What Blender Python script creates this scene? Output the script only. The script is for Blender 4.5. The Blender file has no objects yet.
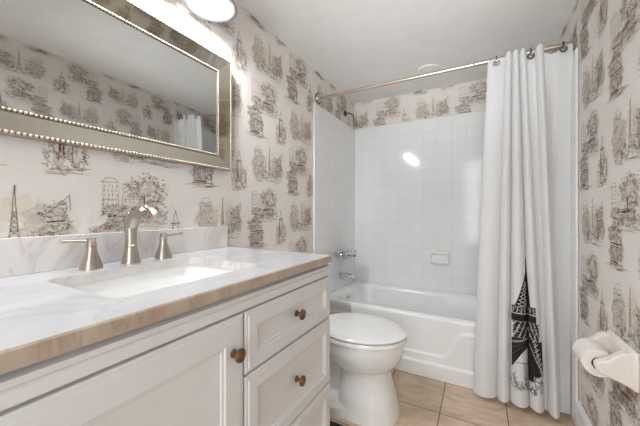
import bpy, bmesh, math, random
from mathutils import Vector

# ------------------------------------------------------------------ scene, camera, light
SC = bpy.context.scene
COL = SC.collection
PI = math.pi
SC.view_settings.view_transform = 'Standard'
SC.view_settings.look = 'None'
SC.view_settings.gamma = 1.0
SC.view_settings.use_curve_mapping = False
SC.view_settings.exposure = 0.24
SC.cycles.use_denoising = True
SC.cycles.caustics_reflective = False
SC.cycles.caustics_refractive = False
SC.cycles.max_bounces = 10
SC.cycles.diffuse_bounces = 6
SC.cycles.sample_clamp_indirect = 4.0

CAM_Z = 1.075
cam = bpy.data.cameras.new('camera')
cam.sensor_width = 36.0
cam.lens = 36.0 * 290.0 / 640.0
cam.shift_y = -0.0016
cam.clip_start = 0.02
camo = bpy.data.objects.new('camera', cam)
COL.objects.link(camo)
camo.location = (0, 0, CAM_Z)
camo.rotation_euler = (PI / 2, 0, math.atan(159.0 / 290.0))
SC.camera = camo

world = bpy.data.worlds.new('world')
SC.world = world
world.use_nodes = True
wbg = world.node_tree.nodes['Background']
wbg.inputs['Color'].default_value = (0.93, 0.97, 1.0, 1)
wbg.inputs['Strength'].default_value = 0.8
# unseen fill lamp, added to brighten the room through the doorway behind the camera
hl = bpy.data.lights.new('hall_fill', 'AREA')
hl.shape = 'RECTANGLE'
hl.size, hl.size_y = 0.9, 1.7
hl.energy = 24
hl.color = (0.93, 0.97, 1.0)
hlo = bpy.data.objects.new('hall_fill', hl)
COL.objects.link(hlo)
hlo.location = (0.2, -1.45, 1.3)
hlo.rotation_euler = (PI / 2, 0, 0)
# added area lamp behind the camera, grazing the ceiling to lift its brightness
bl = bpy.data.lights.new('ceiling_fill', 'AREA')
bl.shape = 'RECTANGLE'
bl.size, bl.size_y = 0.8, 0.3
bl.energy = 2.2
bl.spread = math.radians(44)
bl.color = (0.90, 0.955, 1.0)
blo = bpy.data.objects.new('ceiling_fill', bl)
COL.objects.link(blo)
blo.location = (-0.3, -0.45, 1.2)
blo.rotation_euler = (PI / 2 + math.radians(23), 0, 0)
BULB_STRENGTH = 380.0

XL, XR, YB, YF, ZC = -1.088, 0.435, 2.693, -0.75, 2.15


# ------------------------------------------------------------------ materials
def lin(c):
    return tuple(((v / 255.0) / 12.92 if v / 255.0 <= 0.04045 else ((v / 255.0 + 0.055) / 1.055) ** 2.4) for v in c) + (1.0,)


def new_mat(name):
    m = bpy.data.materials.new(name)
    m.use_nodes = True
    nt = m.node_tree
    return m, nt, nt.nodes['Principled BSDF']


def coords(nt, scale=(1, 1, 1)):
    tc = nt.nodes.new('ShaderNodeTexCoord')
    mp = nt.nodes.new('ShaderNodeMapping')
    mp.inputs['Scale'].default_value = scale
    nt.links.new(tc.outputs['Object'], mp.inputs['Vector'])
    return mp.outputs['Vector']


def mat(name, c, rough=0.5, metal=0.0, c2=None, nscale=8.0, bump=0.0, bscale=60.0, spec=0.5, coat=0.0, stretch=(1, 1, 1)):
    """a plain material with a slight procedural variation of its colour"""
    m, nt, b = new_mat(name)
    b.inputs['Roughness'].default_value = rough
    b.inputs['Metallic'].default_value = metal
    b.inputs['Specular IOR Level'].default_value = spec
    b.inputs['Coat Weight'].default_value = coat
    v = coords(nt, stretch)
    n = nt.nodes.new('ShaderNodeTexNoise')
    n.inputs['Scale'].default_value = nscale
    n.inputs['Detail'].default_value = 4
    nt.links.new(v, n.inputs['Vector'])
    r = nt.nodes.new('ShaderNodeValToRGB')
    a = lin(c)
    d = lin(c2) if c2 else tuple(x * 0.955 for x in a[:3]) + (1,)
    r.color_ramp.elements[0].position = 0.3
    r.color_ramp.elements[1].position = 0.7
    r.color_ramp.elements[0].color = d
    r.color_ramp.elements[1].color = a
    nt.links.new(n.outputs['Fac'], r.inputs['Fac'])
    nt.links.new(r.outputs['Color'], b.inputs['Base Color'])
    if bump:
        n2 = nt.nodes.new('ShaderNodeTexNoise')
        n2.inputs['Scale'].default_value = bscale
        n2.inputs['Detail'].default_value = 3
        nt.links.new(v, n2.inputs['Vector'])
        bp = nt.nodes.new('ShaderNodeBump')
        bp.inputs['Strength'].default_value = bump
        bp.inputs['Distance'].default_value = 0.002
        nt.links.new(n2.outputs['Fac'], bp.inputs['Height'])
        nt.links.new(bp.outputs['Normal'], b.inputs['Normal'])
    return m


def brick_mat(name, axes, pitch, origin, c1, c2, grout, mortar, rough, bump, marble=None):
    """square tiles; axes picks the two object axes the grid runs along"""
    m, nt, b = new_mat(name)
    tc = nt.nodes.new('ShaderNodeTexCoord')
    sp = nt.nodes.new('ShaderNodeSeparateXYZ')
    cb = nt.nodes.new('ShaderNodeCombineXYZ')
    nt.links.new(tc.outputs['Object'], sp.inputs['Vector'])
    for k in range(2):
        ad = nt.nodes.new('ShaderNodeMath')
        ad.operation = 'SUBTRACT'
        ad.inputs[1].default_value = origin[k] - 40 * pitch
        nt.links.new(sp.outputs[axes[k]], ad.inputs[0])
        nt.links.new(ad.outputs[0], cb.inputs[k])
    br = nt.nodes.new('ShaderNodeTexBrick')
    br.offset = 0.0
    br.squash = 1.0
    br.inputs['Scale'].default_value = 1.0
    br.inputs['Brick Width'].default_value = pitch
    br.inputs['Row Height'].default_value = pitch
    br.inputs['Mortar Size'].default_value = mortar
    br.inputs['Mortar Smooth'].default_value = 0.3
    br.inputs['Color1'].default_value = lin(c1)
    br.inputs['Color2'].default_value = lin(c2)
    br.inputs['Mortar'].default_value = lin(grout)
    nt.links.new(cb.outputs[0], br.inputs['Vector'])
    col = br.outputs['Color']
    if marble:
        no = nt.nodes.new('ShaderNodeTexNoise')
        no.inputs['Scale'].default_value = 4.5
        no.inputs['Detail'].default_value = 7
        no.inputs['Roughness'].default_value = 0.62
        no.inputs['Distortion'].default_value = 1.4
        mp = nt.nodes.new('ShaderNodeMapping')
        mp.inputs['Scale'].default_value = (1.0, 2.2, 1.0)
        mp.inputs['Rotation'].default_value = (0, 0, 0.6)
        nt.links.new(cb.outputs[0], mp.inputs['Vector'])
        nt.links.new(mp.outputs[0], no.inputs['Vector'])
        rp = nt.nodes.new('ShaderNodeValToRGB')
        rp.color_ramp.elements[0].position = 0.32
        rp.color_ramp.elements[1].position = 0.70
        rp.color_ramp.elements[0].color = lin(marble[0])
        rp.color_ramp.elements[1].color = lin(marble[1])
        nt.links.new(no.outputs['Fac'], rp.inputs['Fac'])
        mx = nt.nodes.new('ShaderNodeMixRGB')
        mx.blend_type = 'MULTIPLY'
        mx.inputs['Fac'].default_value = 0.9
        nt.links.new(col, mx.inputs['Color1'])
        nt.links.new(rp.outputs['Color'], mx.inputs['Color2'])
        col = mx.outputs['Color']
    nt.links.new(col, b.inputs['Base Color'])
    b.inputs['Roughness'].default_value = rough
    bp = nt.nodes.new('ShaderNodeBump')
    bp.invert = True
    bp.inputs['Strength'].default_value = bump
    bp.inputs['Distance'].default_value = 0.002
    nt.links.new(br.outputs['Fac'], bp.inputs['Height'])
    nt.links.new(bp.outputs['Normal'], b.inputs['Normal'])
    return m


def marble_mat(name, base, cloud, vein, vein_amt, scale, rough, rot=(0, 0, 0.5), stretch=(1, 1, 1)):
    m, nt, b = new_mat(name)
    tc = nt.nodes.new('ShaderNodeTexCoord')
    mp = nt.nodes.new('ShaderNodeMapping')
    mp.inputs['Rotation'].default_value = rot
    mp.inputs['Scale'].default_value = stretch
    nt.links.new(tc.outputs['Object'], mp.inputs['Vector'])
    n1 = nt.nodes.new('ShaderNodeTexNoise')
    n1.inputs['Scale'].default_value = scale
    n1.inputs['Detail'].default_value = 6
    n1.inputs['Distortion'].default_value = 0.8
    nt.links.new(mp.outputs[0], n1.inputs['Vector'])
    r1 = nt.nodes.new('ShaderNodeValToRGB')
    r1.color_ramp.elements[0].position = 0.35
    r1.color_ramp.elements[1].position = 0.68
    r1.color_ramp.elements[0].color = lin(cloud)
    r1.color_ramp.elements[1].color = lin(base)
    nt.links.new(n1.outputs['Fac'], r1.inputs['Fac'])
    n2 = nt.nodes.new('ShaderNodeTexNoise')
    n2.inputs['Scale'].default_value = scale * 0.8
    n2.inputs['Detail'].default_value = 8
    n2.inputs['Distortion'].default_value = 2.0
    nt.links.new(mp.outputs[0], n2.inputs['Vector'])
    r2 = nt.nodes.new('ShaderNodeValToRGB')
    e = r2.color_ramp.elements
    e[0].position = 0.465
    e[0].color = (0, 0, 0, 1)
    e[1].position = 0.5
    e[1].color = (vein_amt,) * 3 + (1,)
    k = e.new(0.535)
    k.color = (0, 0, 0, 1)
    nt.links.new(n2.outputs['Fac'], r2.inputs['Fac'])
    mx = nt.nodes.new('ShaderNodeMixRGB')
    mx.inputs['Color2'].default_value = lin(vein)
    nt.links.new(r2.outputs['Color'], mx.inputs['Fac'])
    nt.links.new(r1.outputs['Color'], mx.inputs['Color1'])
    nt.links.new(mx.outputs['Color'], b.inputs['Base Color'])
    b.inputs['Roughness'].default_value = rough
    return m


def fabric_mat(name, c, trans=0.35):
    m, nt, b = new_mat(name)
    b.inputs['Base Color'].default_value = lin(c)
    b.inputs['Roughness'].default_value = 0.9
    b.inputs['Specular IOR Level'].default_value = 0.1
    v = coords(nt)
    wv = nt.nodes.new('ShaderNodeTexNoise')
    wv.inputs['Scale'].default_value = 260
    nt.links.new(v, wv.inputs['Vector'])
    bp = nt.nodes.new('ShaderNodeBump')
    bp.inputs['Strength'].default_value = 0.12
    bp.inputs['Distance'].default_value = 0.001
    nt.links.new(wv.outputs['Fac'], bp.inputs['Height'])
    nt.links.new(bp.outputs['Normal'], b.inputs['Normal'])
    tr = nt.nodes.new('ShaderNodeBsdfTranslucent')
    tr.inputs['Color'].default_value = lin(c)
    mx = nt.nodes.new('ShaderNodeMixShader')
    mx.inputs['Fac'].default_value = trans
    nt.links.new(b.outputs[0], mx.inputs[1])
    nt.links.new(tr.outputs[0], mx.inputs[2])
    nt.links.new(mx.outputs[0], nt.nodes['Material Output'].inputs['Surface'])
    return m


def emit_mat(name, c, s):
    m, nt, b = new_mat(name)
    b.inputs['Base Color'].default_value = lin(c)
    b.inputs['Emission Color'].default_value = lin(c)
    b.inputs['Emission Strength'].default_value = s
    return m


def glass_shade(name, c):
    m, nt, b = new_mat(name)
    b.inputs['Base Color'].default_value = lin(c)
    b.inputs['Roughness'].default_value = 0.15
    v = coords(nt)
    nz = nt.nodes.new('ShaderNodeTexNoise')
    nz.inputs['Scale'].default_value = 30
    nt.links.new(v, nz.inputs['Vector'])
    mr = nt.nodes.new('ShaderNodeMapRange')
    mr.inputs['To Min'].default_value = 0.26
    mr.inputs['To Max'].default_value = 0.32
    nt.links.new(nz.outputs['Fac'], mr.inputs['Value'])
    tr = nt.nodes.new('ShaderNodeBsdfTranslucent')
    tr.inputs['Color'].default_value = lin(c)
    mx = nt.nodes.new('ShaderNodeMixShader')
    nt.links.new(mr.outputs[0], mx.inputs['Fac'])
    nt.links.new(b.outputs[0], mx.inputs[1])
    nt.links.new(tr.outputs[0], mx.inputs[2])
    nt.links.new(mx.outputs[0], nt.nodes['Material Output'].inputs['Surface'])
    return m


M = {}
M['paint_white'] = mat('ceiling_paint', (238, 236, 233), 0.85, bump=0.1, bscale=140)
M['paper'] = mat('wallpaper_ground', (233, 226, 220), 0.75, c2=(229, 222, 215), nscale=5)
M['wash_beige'] = mat('wallpaper_wash_beige', (222, 213, 194), 0.8, c2=(230, 223, 211), nscale=40)
M['wash_taupe'] = mat('wallpaper_wash_taupe', (194, 183, 171), 0.8, c2=(219, 210, 201), nscale=60)
M['ink_grey'] = mat('wallpaper_ink_grey', (174, 160, 147), 0.8, nscale=30)
M['ink'] = mat('wallpaper_ink', (132, 117, 105), 0.8, nscale=30)
M['ink_dark'] = mat('wallpaper_ink_dark', (78, 65, 58), 0.8, nscale=30)
M['ink_red'] = mat('wallpaper_ink_red', (128, 44, 58), 0.8, nscale=30)
M['trim'] = mat('trim_paint', (236, 235, 232), 0.4)
M['floor'] = brick_mat('floor_tile', (0, 1), 0.315, (-0.184, 1.665), (228, 208, 187), (222, 201, 179), (138, 115, 96), 0.0032, 0.32, 0.5,
                       ((206, 196, 186), (255, 250, 244)))
M['tile_yz'] = brick_mat('surround_tile_side', (1, 2), 0.114, (2.693, 1.892), (238, 238, 238), (236, 236, 236), (227, 227, 226), 0.0023, 0.10, 0.14)
M['tile_xz'] = brick_mat('surround_tile_back', (0, 2), 0.114, (-0.204, 1.892), (238, 238, 238), (236, 236, 236), (227, 227, 226), 0.0023, 0.10, 0.14)
M['porcelain'] = mat('white_porcelain', (240, 240, 238), 0.12, coat=0.3)
M['acrylic'] = mat('white_tub_enamel', (242, 242, 241), 0.2)
M['cabinet'] = mat('cabinet_paint', (220, 218, 217), 0.42, c2=(216, 214, 213))
M['seam'] = mat('toe_kick_paint', (190, 187, 183), 0.5)
M['marble'] = marble_mat('white_marble', (198, 198, 198), (186, 186, 189), (168, 167, 169), 0.4, 3.0, 0.16, (0, 0, 0.3), (2.0, 0.9, 1))
M['marble_edge'] = marble_mat('beige_marble_edge', (190, 176, 160), (170, 150, 131), (142, 114, 92), 0.35, 7.0, 0.35, (0.6, 0.2, 0.3), (1, 2.0, 0.7))
M['marble_splash'] = marble_mat('grey_marble', (226, 221, 217), (206, 200, 196), (184, 172, 167), 0.4, 5.0, 0.22, (0.9, 0.0, 0), (1, 1.6, 0.8))
M['nickel'] = mat('brushed_nickel', (190, 180, 168), 0.3, 1.0, c2=(178, 167, 155), nscale=40)
M['chrome'] = mat('chrome', (215, 216, 218), 0.1, 1.0)
M['rod'] = mat('rod_metal', (208, 196, 182), 0.28, 1.0)
M['bronze'] = mat('knob_bronze', (158, 128, 98), 0.32, 1.0, c2=(116, 90, 66), nscale=60)
M['mirror'] = mat('mirror_glass', (208, 209, 207), 0.01, 1.0, c2=(207, 208, 206))
M['antique'] = mat('antique_mirror_strip', (192, 188, 175), 0.035, 1.0, c2=(188, 183, 169), nscale=6)
M['champagne'] = mat('champagne_bead', (214, 200, 184), 0.32, 0.85, c2=(196, 180, 162), nscale=50)
M['bead_shadow'] = mat('bead_shadow', (112, 94, 76), 0.5, 0.5)  # dark brown puts the shadow around the beads into the colour
M['champagne_flat'] = mat('champagne_edge', (196, 182, 162), 0.35, 1.0)
M['black'] = mat('black_metal', (26, 24, 24), 0.4)
M['gun'] = mat('dark_grommet_metal', (110, 110, 114), 0.3, 1.0)
M['darkgrey'] = mat('dark_shower_metal', (150, 141, 132), 0.5, 0.4)
M['curtain'] = fabric_mat('white_curtain_fabric', (242, 242, 242), 0.25)
M['print'] = mat('curtain_print_black', (34, 32, 33), 0.9)
M['print_grey'] = mat('curtain_print_grey', (84, 82, 82), 0.9)
M['print_white'] = mat('curtain_print_white', (214, 213, 211), 0.9)
M['paper_roll'] = mat('toilet_paper', (240, 233, 227), 0.95, bump=0.2, bscale=200)
M['card'] = mat('cardboard_core', (92, 66, 48), 0.9)
M['ceramic'] = mat('ceramic_holder', (238, 230, 222), 0.18)
M['shade'] = glass_shade('white_glass_shade', (248, 248, 247))
M['shade_rim'] = mat('frosted_glass_rim', (150, 152, 155), 0.2)
M['bulb'] = emit_mat('bulb_glow', (244, 249, 255), BULB_STRENGTH)
M['rubber'] = mat('grey_rim', (138, 136, 134), 0.35, 0.4)


# ------------------------------------------------------------------ builders
class MB:
    """collects verts and faces (world coordinates) of ONE mesh"""

    def __init__(self):
        self.v, self.f, self.m, self.s = [], [], [], []

    def add(self, vs, fs, mi=0, smooth=True):
        o = len(self.v)
        self.v += [tuple(p) for p in vs]
        for f in fs:
            self.f.append([o + i for i in f])
            self.m.append(mi)
            self.s.append(smooth)
        return self

    def box(self, x0, x1, y0, y1, z0, z1, mi=0):
        vs = [(x, y, z) for x in (x0, x1) for y in (y0, y1) for z in (z0, z1)]
        fs = [(0, 1, 3, 2), (4, 6, 7, 5), (0, 4, 5, 1), (2, 3, 7, 6), (0, 2, 6, 4), (1, 5, 7, 3)]
        return self.add(vs, fs, mi, False)

    def rings(self, rings, mi=0, cap0=True, cap1=True, smooth=True, closed=True):
        n = len(rings[0])
        vs = [p for r in rings for p in r]
        fs = []
        for a in range(len(rings) - 1):
            for i in range(n if closed else n - 1):
                j = (i + 1) % n
                fs.append((a * n + i, a * n + j, (a + 1) * n + j, (a + 1) * n + i))
        if cap0:
            fs.append(tuple(range(n))[::-1])
        if cap1:
            fs.append(tuple((len(rings) - 1) * n + i for i in range(n)))
        return self.add(vs, fs, mi, smooth)

    def lathe(self, origin, axis, prof, n=28, mi=0, cap0=True, cap1=True):
        """prof: list of (radius, distance along axis)"""
        ax = Vector(axis).normalized()
        u = ax.orthogonal().normalized()
        w = ax.cross(u)
        o = Vector(origin)
        rs = [[o + ax * h + (u * math.cos(2 * PI * i / n) + w * math.sin(2 * PI * i / n)) * max(r, 1e-5) for i in range(n)] for r, h in prof]
        return self.rings(rs, mi, cap0, cap1)

    def tube(self, path, rad, n=12, mi=0, cap=True, flat=1.0, up=None, closed=False):
        """rad: number or list; flat scales the second axis of the section"""
        P = [Vector(p) for p in path]
        R = rad if isinstance(rad, (list, tuple)) else [rad] * len(P)
        rs = []
        prev = None
        L = len(P)
        for i, p in enumerate(P):
            if closed:
                t = (P[(i + 1) % L] - P[i - 1]).normalized()
            else:
                t = (P[min(i + 1, L - 1)] - P[max(i - 1, 0)]).normalized()
            if up is not None:
                a = Vector(up) - t * Vector(up).dot(t)
                a.normalize()
            elif prev is None:
                a = t.orthogonal().normalized()
            else:
                a = (prev - t * prev.dot(t)).normalized()
            prev = a
            b = t.cross(a)
            r = R[i]
            ra, rb = r if isinstance(r, (list, tuple)) else (r, r * flat)
            rs.append([p + a * ra * math.cos(2 * PI * k / n) + b * rb * math.sin(2 * PI * k / n) for k in range(n)])
        if closed:
            rs.append(rs[0])
            return self.rings(rs, mi, False, False)
        return self.rings(rs, mi, cap, cap)

    def sphere(self, c, r, nu=12, nv=8, mi=0, sc=(1, 1, 1)):
        prof = [(r * math.sin(PI * k / nv), -r * math.cos(PI * k / nv)) for k in range(nv + 1)]
        rs = [[(c[0] + q * sc[0] * math.cos(2 * PI * i / nu), c[1] + q * sc[1] * math.sin(2 * PI * i / nu), c[2] + h * sc[2]) for i in range(nu)]
              for q, h in [(max(a, 1e-5), b) for a, b in prof]]
        return self.rings(rs, mi, True, True)


def obj(name, mb, mats, parent=None, bevel=0.0, seg=2, angle=35, subsurf=0, recalc=True):
    me = bpy.data.meshes.new(name)
    o = bpy.data.objects.new(name, me)
    COL.objects.link(o)
    off = Vector((0, 0, 0))
    if parent is not None:
        o.parent = parent
        p = parent
        while p is not None:
            off += p.location
            p = p.parent
    vs = [(a - off.x, b - off.y, c - off.z) for a, b, c in mb.v]
    me.from_pydata(vs, [], mb.f)
    for m_ in (mats if isinstance(mats, (list, tuple)) else [mats]):
        me.materials.append(M[m_])
    me.polygons.foreach_set('material_index', mb.m)
    me.polygons.foreach_set('use_smooth', [True] * len(mb.f))
    if recalc:
        bm = bmesh.new()
        bm.from_mesh(me)
        bmesh.ops.remove_doubles(bm, verts=bm.verts, dist=1e-6)
        bmesh.ops.recalc_face_normals(bm, faces=bm.faces)
        bm.to_mesh(me)
        bm.free()
    me.update()
    me.set_sharp_from_angle(angle=math.radians(angle))
    if bevel:
        b = o.modifiers.new('bevel', 'BEVEL')
        b.width = bevel
        b.segments = seg
        b.limit_method = 'ANGLE'
        b.angle_limit = math.radians(40)
    if subsurf:
        s = o.modifiers.new('subsurf', 'SUBSURF')
        s.levels = s.render_levels = subsurf
    return o


def thing(name, label, cat, loc=(0, 0, 0), group=None):
    o = bpy.data.objects.new(name, None)
    o.empty_display_size = 0.05
    COL.objects.link(o)
    o.location = loc
    return tag(o, label, cat, group)


def tag(o, label, cat, group=None):
    o['label'] = label
    o['category'] = cat
    if group:
        o['group'] = group
    return o


def struct(o):
    o['kind'] = 'structure'
    return o


def copy_tree(o, parent=None):
    c = o.copy()
    COL.objects.link(c)
    if parent is not None:
        c.parent = parent
    for ch in list(o.children):
        copy_tree(ch, c)
    return c


def lerp(a, b, t):
    return a + (b - a) * t


def smooth(t):
    t = max(0.0, min(1.0, t))
    return t * t * (3 - 2 * t)


# ------------------------------------------------------------------ wallpaper drawing
# layers: 0 paper, 1 beige wash, 2 taupe wash, 3 grey ink, 4 ink, 5 dark ink, 6 red
PAPER_MATS = ['paper', 'wash_beige', 'wash_taupe', 'ink_grey', 'ink', 'ink_dark', 'ink_red']
LIFT = {1: 0.0003, 2: 0.0003, 3: 0.0016, 4: 0.0016, 5: 0.0017, 6: 0.0017}
STEP = {1: 2e-5, 2: 2e-5, 3: 1.2e-6, 4: 1.2e-6, 5: 1.2e-6, 6: 1.2e-6}   # no two prints share a plane


class Draw:
    def __init__(self, seed):
        self.r = random.Random(seed)
        self.q = []                     # (layer, polygon)

    def blob(self, cx, cy, rx, ry, layer, n=18, jit=0.22):
        r = self.r
        self.q.append((layer, [(cx + rx * (1 + r.uniform(-jit, jit)) * math.cos(2 * PI * i / n),
                                cy + ry * (1 + r.uniform(-jit, jit)) * math.sin(2 * PI * i / n)) for i in range(n)]))

    def wash(self, cx, cy, rx, ry, layer, n=30):
        """a dappled watercolour wash: many small overlapping dabs"""
        r = self.r
        for _ in range(n):
            a, d = r.uniform(0, 2 * PI), math.sqrt(r.random())
            k = r.uniform(0.12, 0.34)
            self.blob(cx + rx * d * math.cos(a), cy + ry * d * math.sin(a), rx * k * 1.25, ry * k * 0.8, layer, 9, 0.3)

    def line(self, pts, w, layer, jit=0.0):
        r = self.r
        p = [(a + r.uniform(-jit, jit), b + r.uniform(-jit, jit)) for a, b in pts]
        for (x0, y0), (x1, y1) in zip(p, p[1:]):
            L = math.hypot(x1 - x0, y1 - y0)
            if L < 1e-6:
                continue
            nx, ny = -(y1 - y0) / L * w / 2, (x1 - x0) / L * w / 2
            k = r.uniform(0.55, 1.0)
            self.q.append((layer, [(x0 + nx, y0 + ny), (x0 - nx, y0 - ny), (x1 - nx * k, y1 - ny * k), (x1 + nx * k, y1 + ny * k)]))

    def curl(self, cx, cy, rad, w, layer):
        r = self.r
        a0, da = r.uniform(0, 2 * PI), r.choice((-1, 1)) * r.uniform(1.6, 4.2)
        n = 4
        self.line([(cx + rad * math.cos(a0 + da * i / n), cy + rad * 0.8 * math.sin(a0 + da * i / n)) for i in range(n + 1)], w, layer)

    def foliage(self, cx, cy, rx, ry, n, ws=(0.0010, 0.0022), layers=(3, 3, 3, 4, 4, 5)):
        r = self.r
        for _ in range(n):
            a, d = r.uniform(0, 2 * PI), math.sqrt(r.uniform(0.08, 1))
            self.curl(cx + rx * d * math.cos(a), cy + ry * d * math.sin(a), r.uniform(0.002, 0.0065), r.uniform(*ws), r.choice(layers))

    def ticks(self, x0, y0, w, h, nx, ny, tw, th, layers=(3, 4, 4)):
        r = self.r
        for i in range(nx):
            for j in range(ny):
                if r.random() < 0.14:
                    continue
                x, y = x0 + w * (i + 0.5) / nx + r.uniform(-.002, .002), y0 + h * (j + 0.5) / ny + r.uniform(-.002, .002)
                self.line([(x, y - th / 2), (x + r.uniform(-.001, .001), y + th / 2)], tw, r.choice(layers))

    def house(self, x0, y0, w, h, nx, ny, layer=4):
        self.line([(x0, y0), (x0, y0 + h)], 0.0014, layer, 0.002)
        self.line([(x0 + w, y0), (x0 + w, y0 + h * 0.95)], 0.0014, layer, 0.002)
        self.line([(x0 - .006, y0 + h), (x0 + w + .004, y0 + h * 1.02)], 0.002, layer, 0.003)
        self.line([(x0, y0 + h * 1.0), (x0 + w * 0.25, y0 + h * 1.15), (x0 + w * 0.8, y0 + h * 1.14), (x0 + w, y0 + h)], 0.0016, 3, 0.003)
        self.line([(x0, y0 + h * 0.34), (x0 + w, y0 + h * 0.36)], 0.0014, 3, 0.002)
        self.ticks(x0, y0 + 0.1 * h, w, h * 0.85, nx, ny, 0.0018, h / ny * 0.5)

    def ground(self, x0, x1, y, n, layer=3):
        r = self.r
        for _ in range(n):
            a = r.uniform(x0, x1)
            L = r.uniform(0.015, 0.05)
            yy = y + r.uniform(-0.012, 0.012)
            self.line([(a, yy), (a + L, yy + r.uniform(-.003, .003))], r.uniform(0.0008, 0.0018), r.choice((3, 3, 4)))

    def eiffel(self, cx, y0, h, w):
        for s in (-1, 1):
            prof = [(w * 0.5, 0), (w * 0.30, 0.16), (w * 0.17, 0.36), (w * 0.07, 0.62), (w * 0.03, 0.86), (0, 1.0)]
            self.line([(cx + s * a, y0 + h * b) for a, b in prof], 0.0017, 4, 0.0009)
        for b, k in ((0.18, 0.33), (0.36, 0.2), (0.62, 0.1)):
            self.line([(cx - w * k, y0 + h * b), (cx + w * k, y0 + h * b)], 0.0018, 5)
        for i in range(7):
            b = 0.05 + 0.08 * i
            k = 0.42 * (1 - b) ** 2
            self.line([(cx - w * k, y0 + h * b), (cx + w * k * .8, y0 + h * (b + .07))], 0.0016, 4)
            self.line([(cx + w * k, y0 + h * b), (cx - w * k * .8, y0 + h * (b + .07))], 0.0016, 4)


def motif_cafe():
    d = Draw(11)
    d.wash(0.04, 0.045, 0.06, 0.045, 1)
    d.wash(0.03, 0.03, 0.055, 0.045, 2, 26)
    d.wash(-0.05, -0.045, 0.055, 0.03, 2, 22)
    d.wash(0.03, -0.055, 0.06, 0.022, 2, 14)
    d.foliage(0.035, 0.045, 0.072, 0.052, 150)
    d.foliage(0.075, -0.03, 0.035, 0.03, 45)
    d.foliage(-0.06, -0.045, 0.055, 0.03, 80)
    d.house(-0.105, -0.03, 0.045, 0.085, 4, 5, 3)
    d.house(-0.045, -0.02, 0.05, 0.07, 4, 4, 3)
    d.line([(-0.02, -0.03), (0.045, -0.026)], 0.006, 6)
    d.line([(-0.015, -0.022), (0.04, -0.02)], 0.002, 5)
    d.line([(0.05, 0.0), (0.085, -0.002)], 0.0035, 4)
    for x, y in ((-0.085, -0.052), (-0.07, -0.05), (0.07, -0.028)):
        d.blob(x, y, 0.005, 0.003, 6, 8)
    d.line([(0.02, -0.06), (0.022, 0.02)], 0.002, 5, 0.002)
    d.foliage(0.01, -0.062, 0.1, 0.02, 80)
    d.ground(-0.12, 0.08, -0.085, 16)
    d.ticks(-0.02, -0.065, 0.09, 0.05, 12, 4, 0.0018, 0.008, (3, 4, 5))
    return d.q


def motif_booth():
    d = Draw(23)
    d.wash(-0.015, 0.05, 0.055, 0.03, 2, 30)
    d.wash(0.0, -0.01, 0.05, 0.045, 2, 30)
    d.wash(0.0, -0.06, 0.07, 0.01, 2, 14)
    d.foliage(-0.015, 0.052, 0.055, 0.03, 90)
    d.line([(-0.045, 0.022), (-0.02, 0.045), (0.02, 0.046), (0.05, 0.02)], 0.0024, 4, 0.002)
    d.line([(-0.045, 0.018), (0.05, 0.016)], 0.004, 5)
    d.line([(-0.04, 0.008), (0.05, 0.005)], 0.0024, 4)
    for x in (-0.042, -0.02, 0.012, 0.046):
        d.line([(x, -0.05), (x, 0.018)], 0.0022, 4, 0.001)
    d.ticks(-0.04, -0.04, 0.085, 0.045, 10, 4, 0.0018, 0.008, (3, 4, 5))
    d.line([(-0.035, -0.045), (0.02, -0.047)], 0.005, 6)
    d.line([(0.03, -0.035), (0.05, -0.03)], 0.0025, 6)
    d.line([(-0.05, -0.054), (0.055, -0.052)], 0.0026, 5)
    d.ground(-0.09, 0.05, -0.062, 20)
    d.foliage(0.0, -0.02, 0.05, 0.035, 60)
    return d.q


def motif_steeple():
    d = Draw(37)
    d.wash(0.0, -0.02, 0.035, 0.065, 2, 26)
    d.wash(0.02, 0.0, 0.03, 0.05, 1, 16)
    d.line([(0, 0.10), (-0.012, 0.05), (-0.016, -0.06)], 0.0018, 4, 0.001)
    d.line([(0, 0.10), (0.012, 0.05), (0.016, -0.06)], 0.0018, 4, 0.001)
    d.line([(-0.02, 0.048), (0.02, 0.05)], 0.0025, 5)
    d.line([(-0.02, 0.01), (0.02, 0.008)], 0.002, 4)
    d.line([(-0.013, -0.03), (-0.012, 0.035)], 0.0036, 5)
    d.line([(-0.005, -0.04), (-0.005, 0.0)], 0.0026, 6)
    d.ticks(-0.012, -0.05, 0.026, 0.10, 4, 8, 0.0018, 0.008, (3, 4, 5))
    d.foliage(-0.03, -0.045, 0.022, 0.04, 50)
    d.foliage(0.03, -0.035, 0.024, 0.05, 60)
    d.line([(0.024, -0.04), (0.03, 0.02), (0.02, 0.05)], 0.0014, 3, 0.002)
    d.ground(-0.05, 0.03, -0.082, 14)
    return d.q


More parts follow.
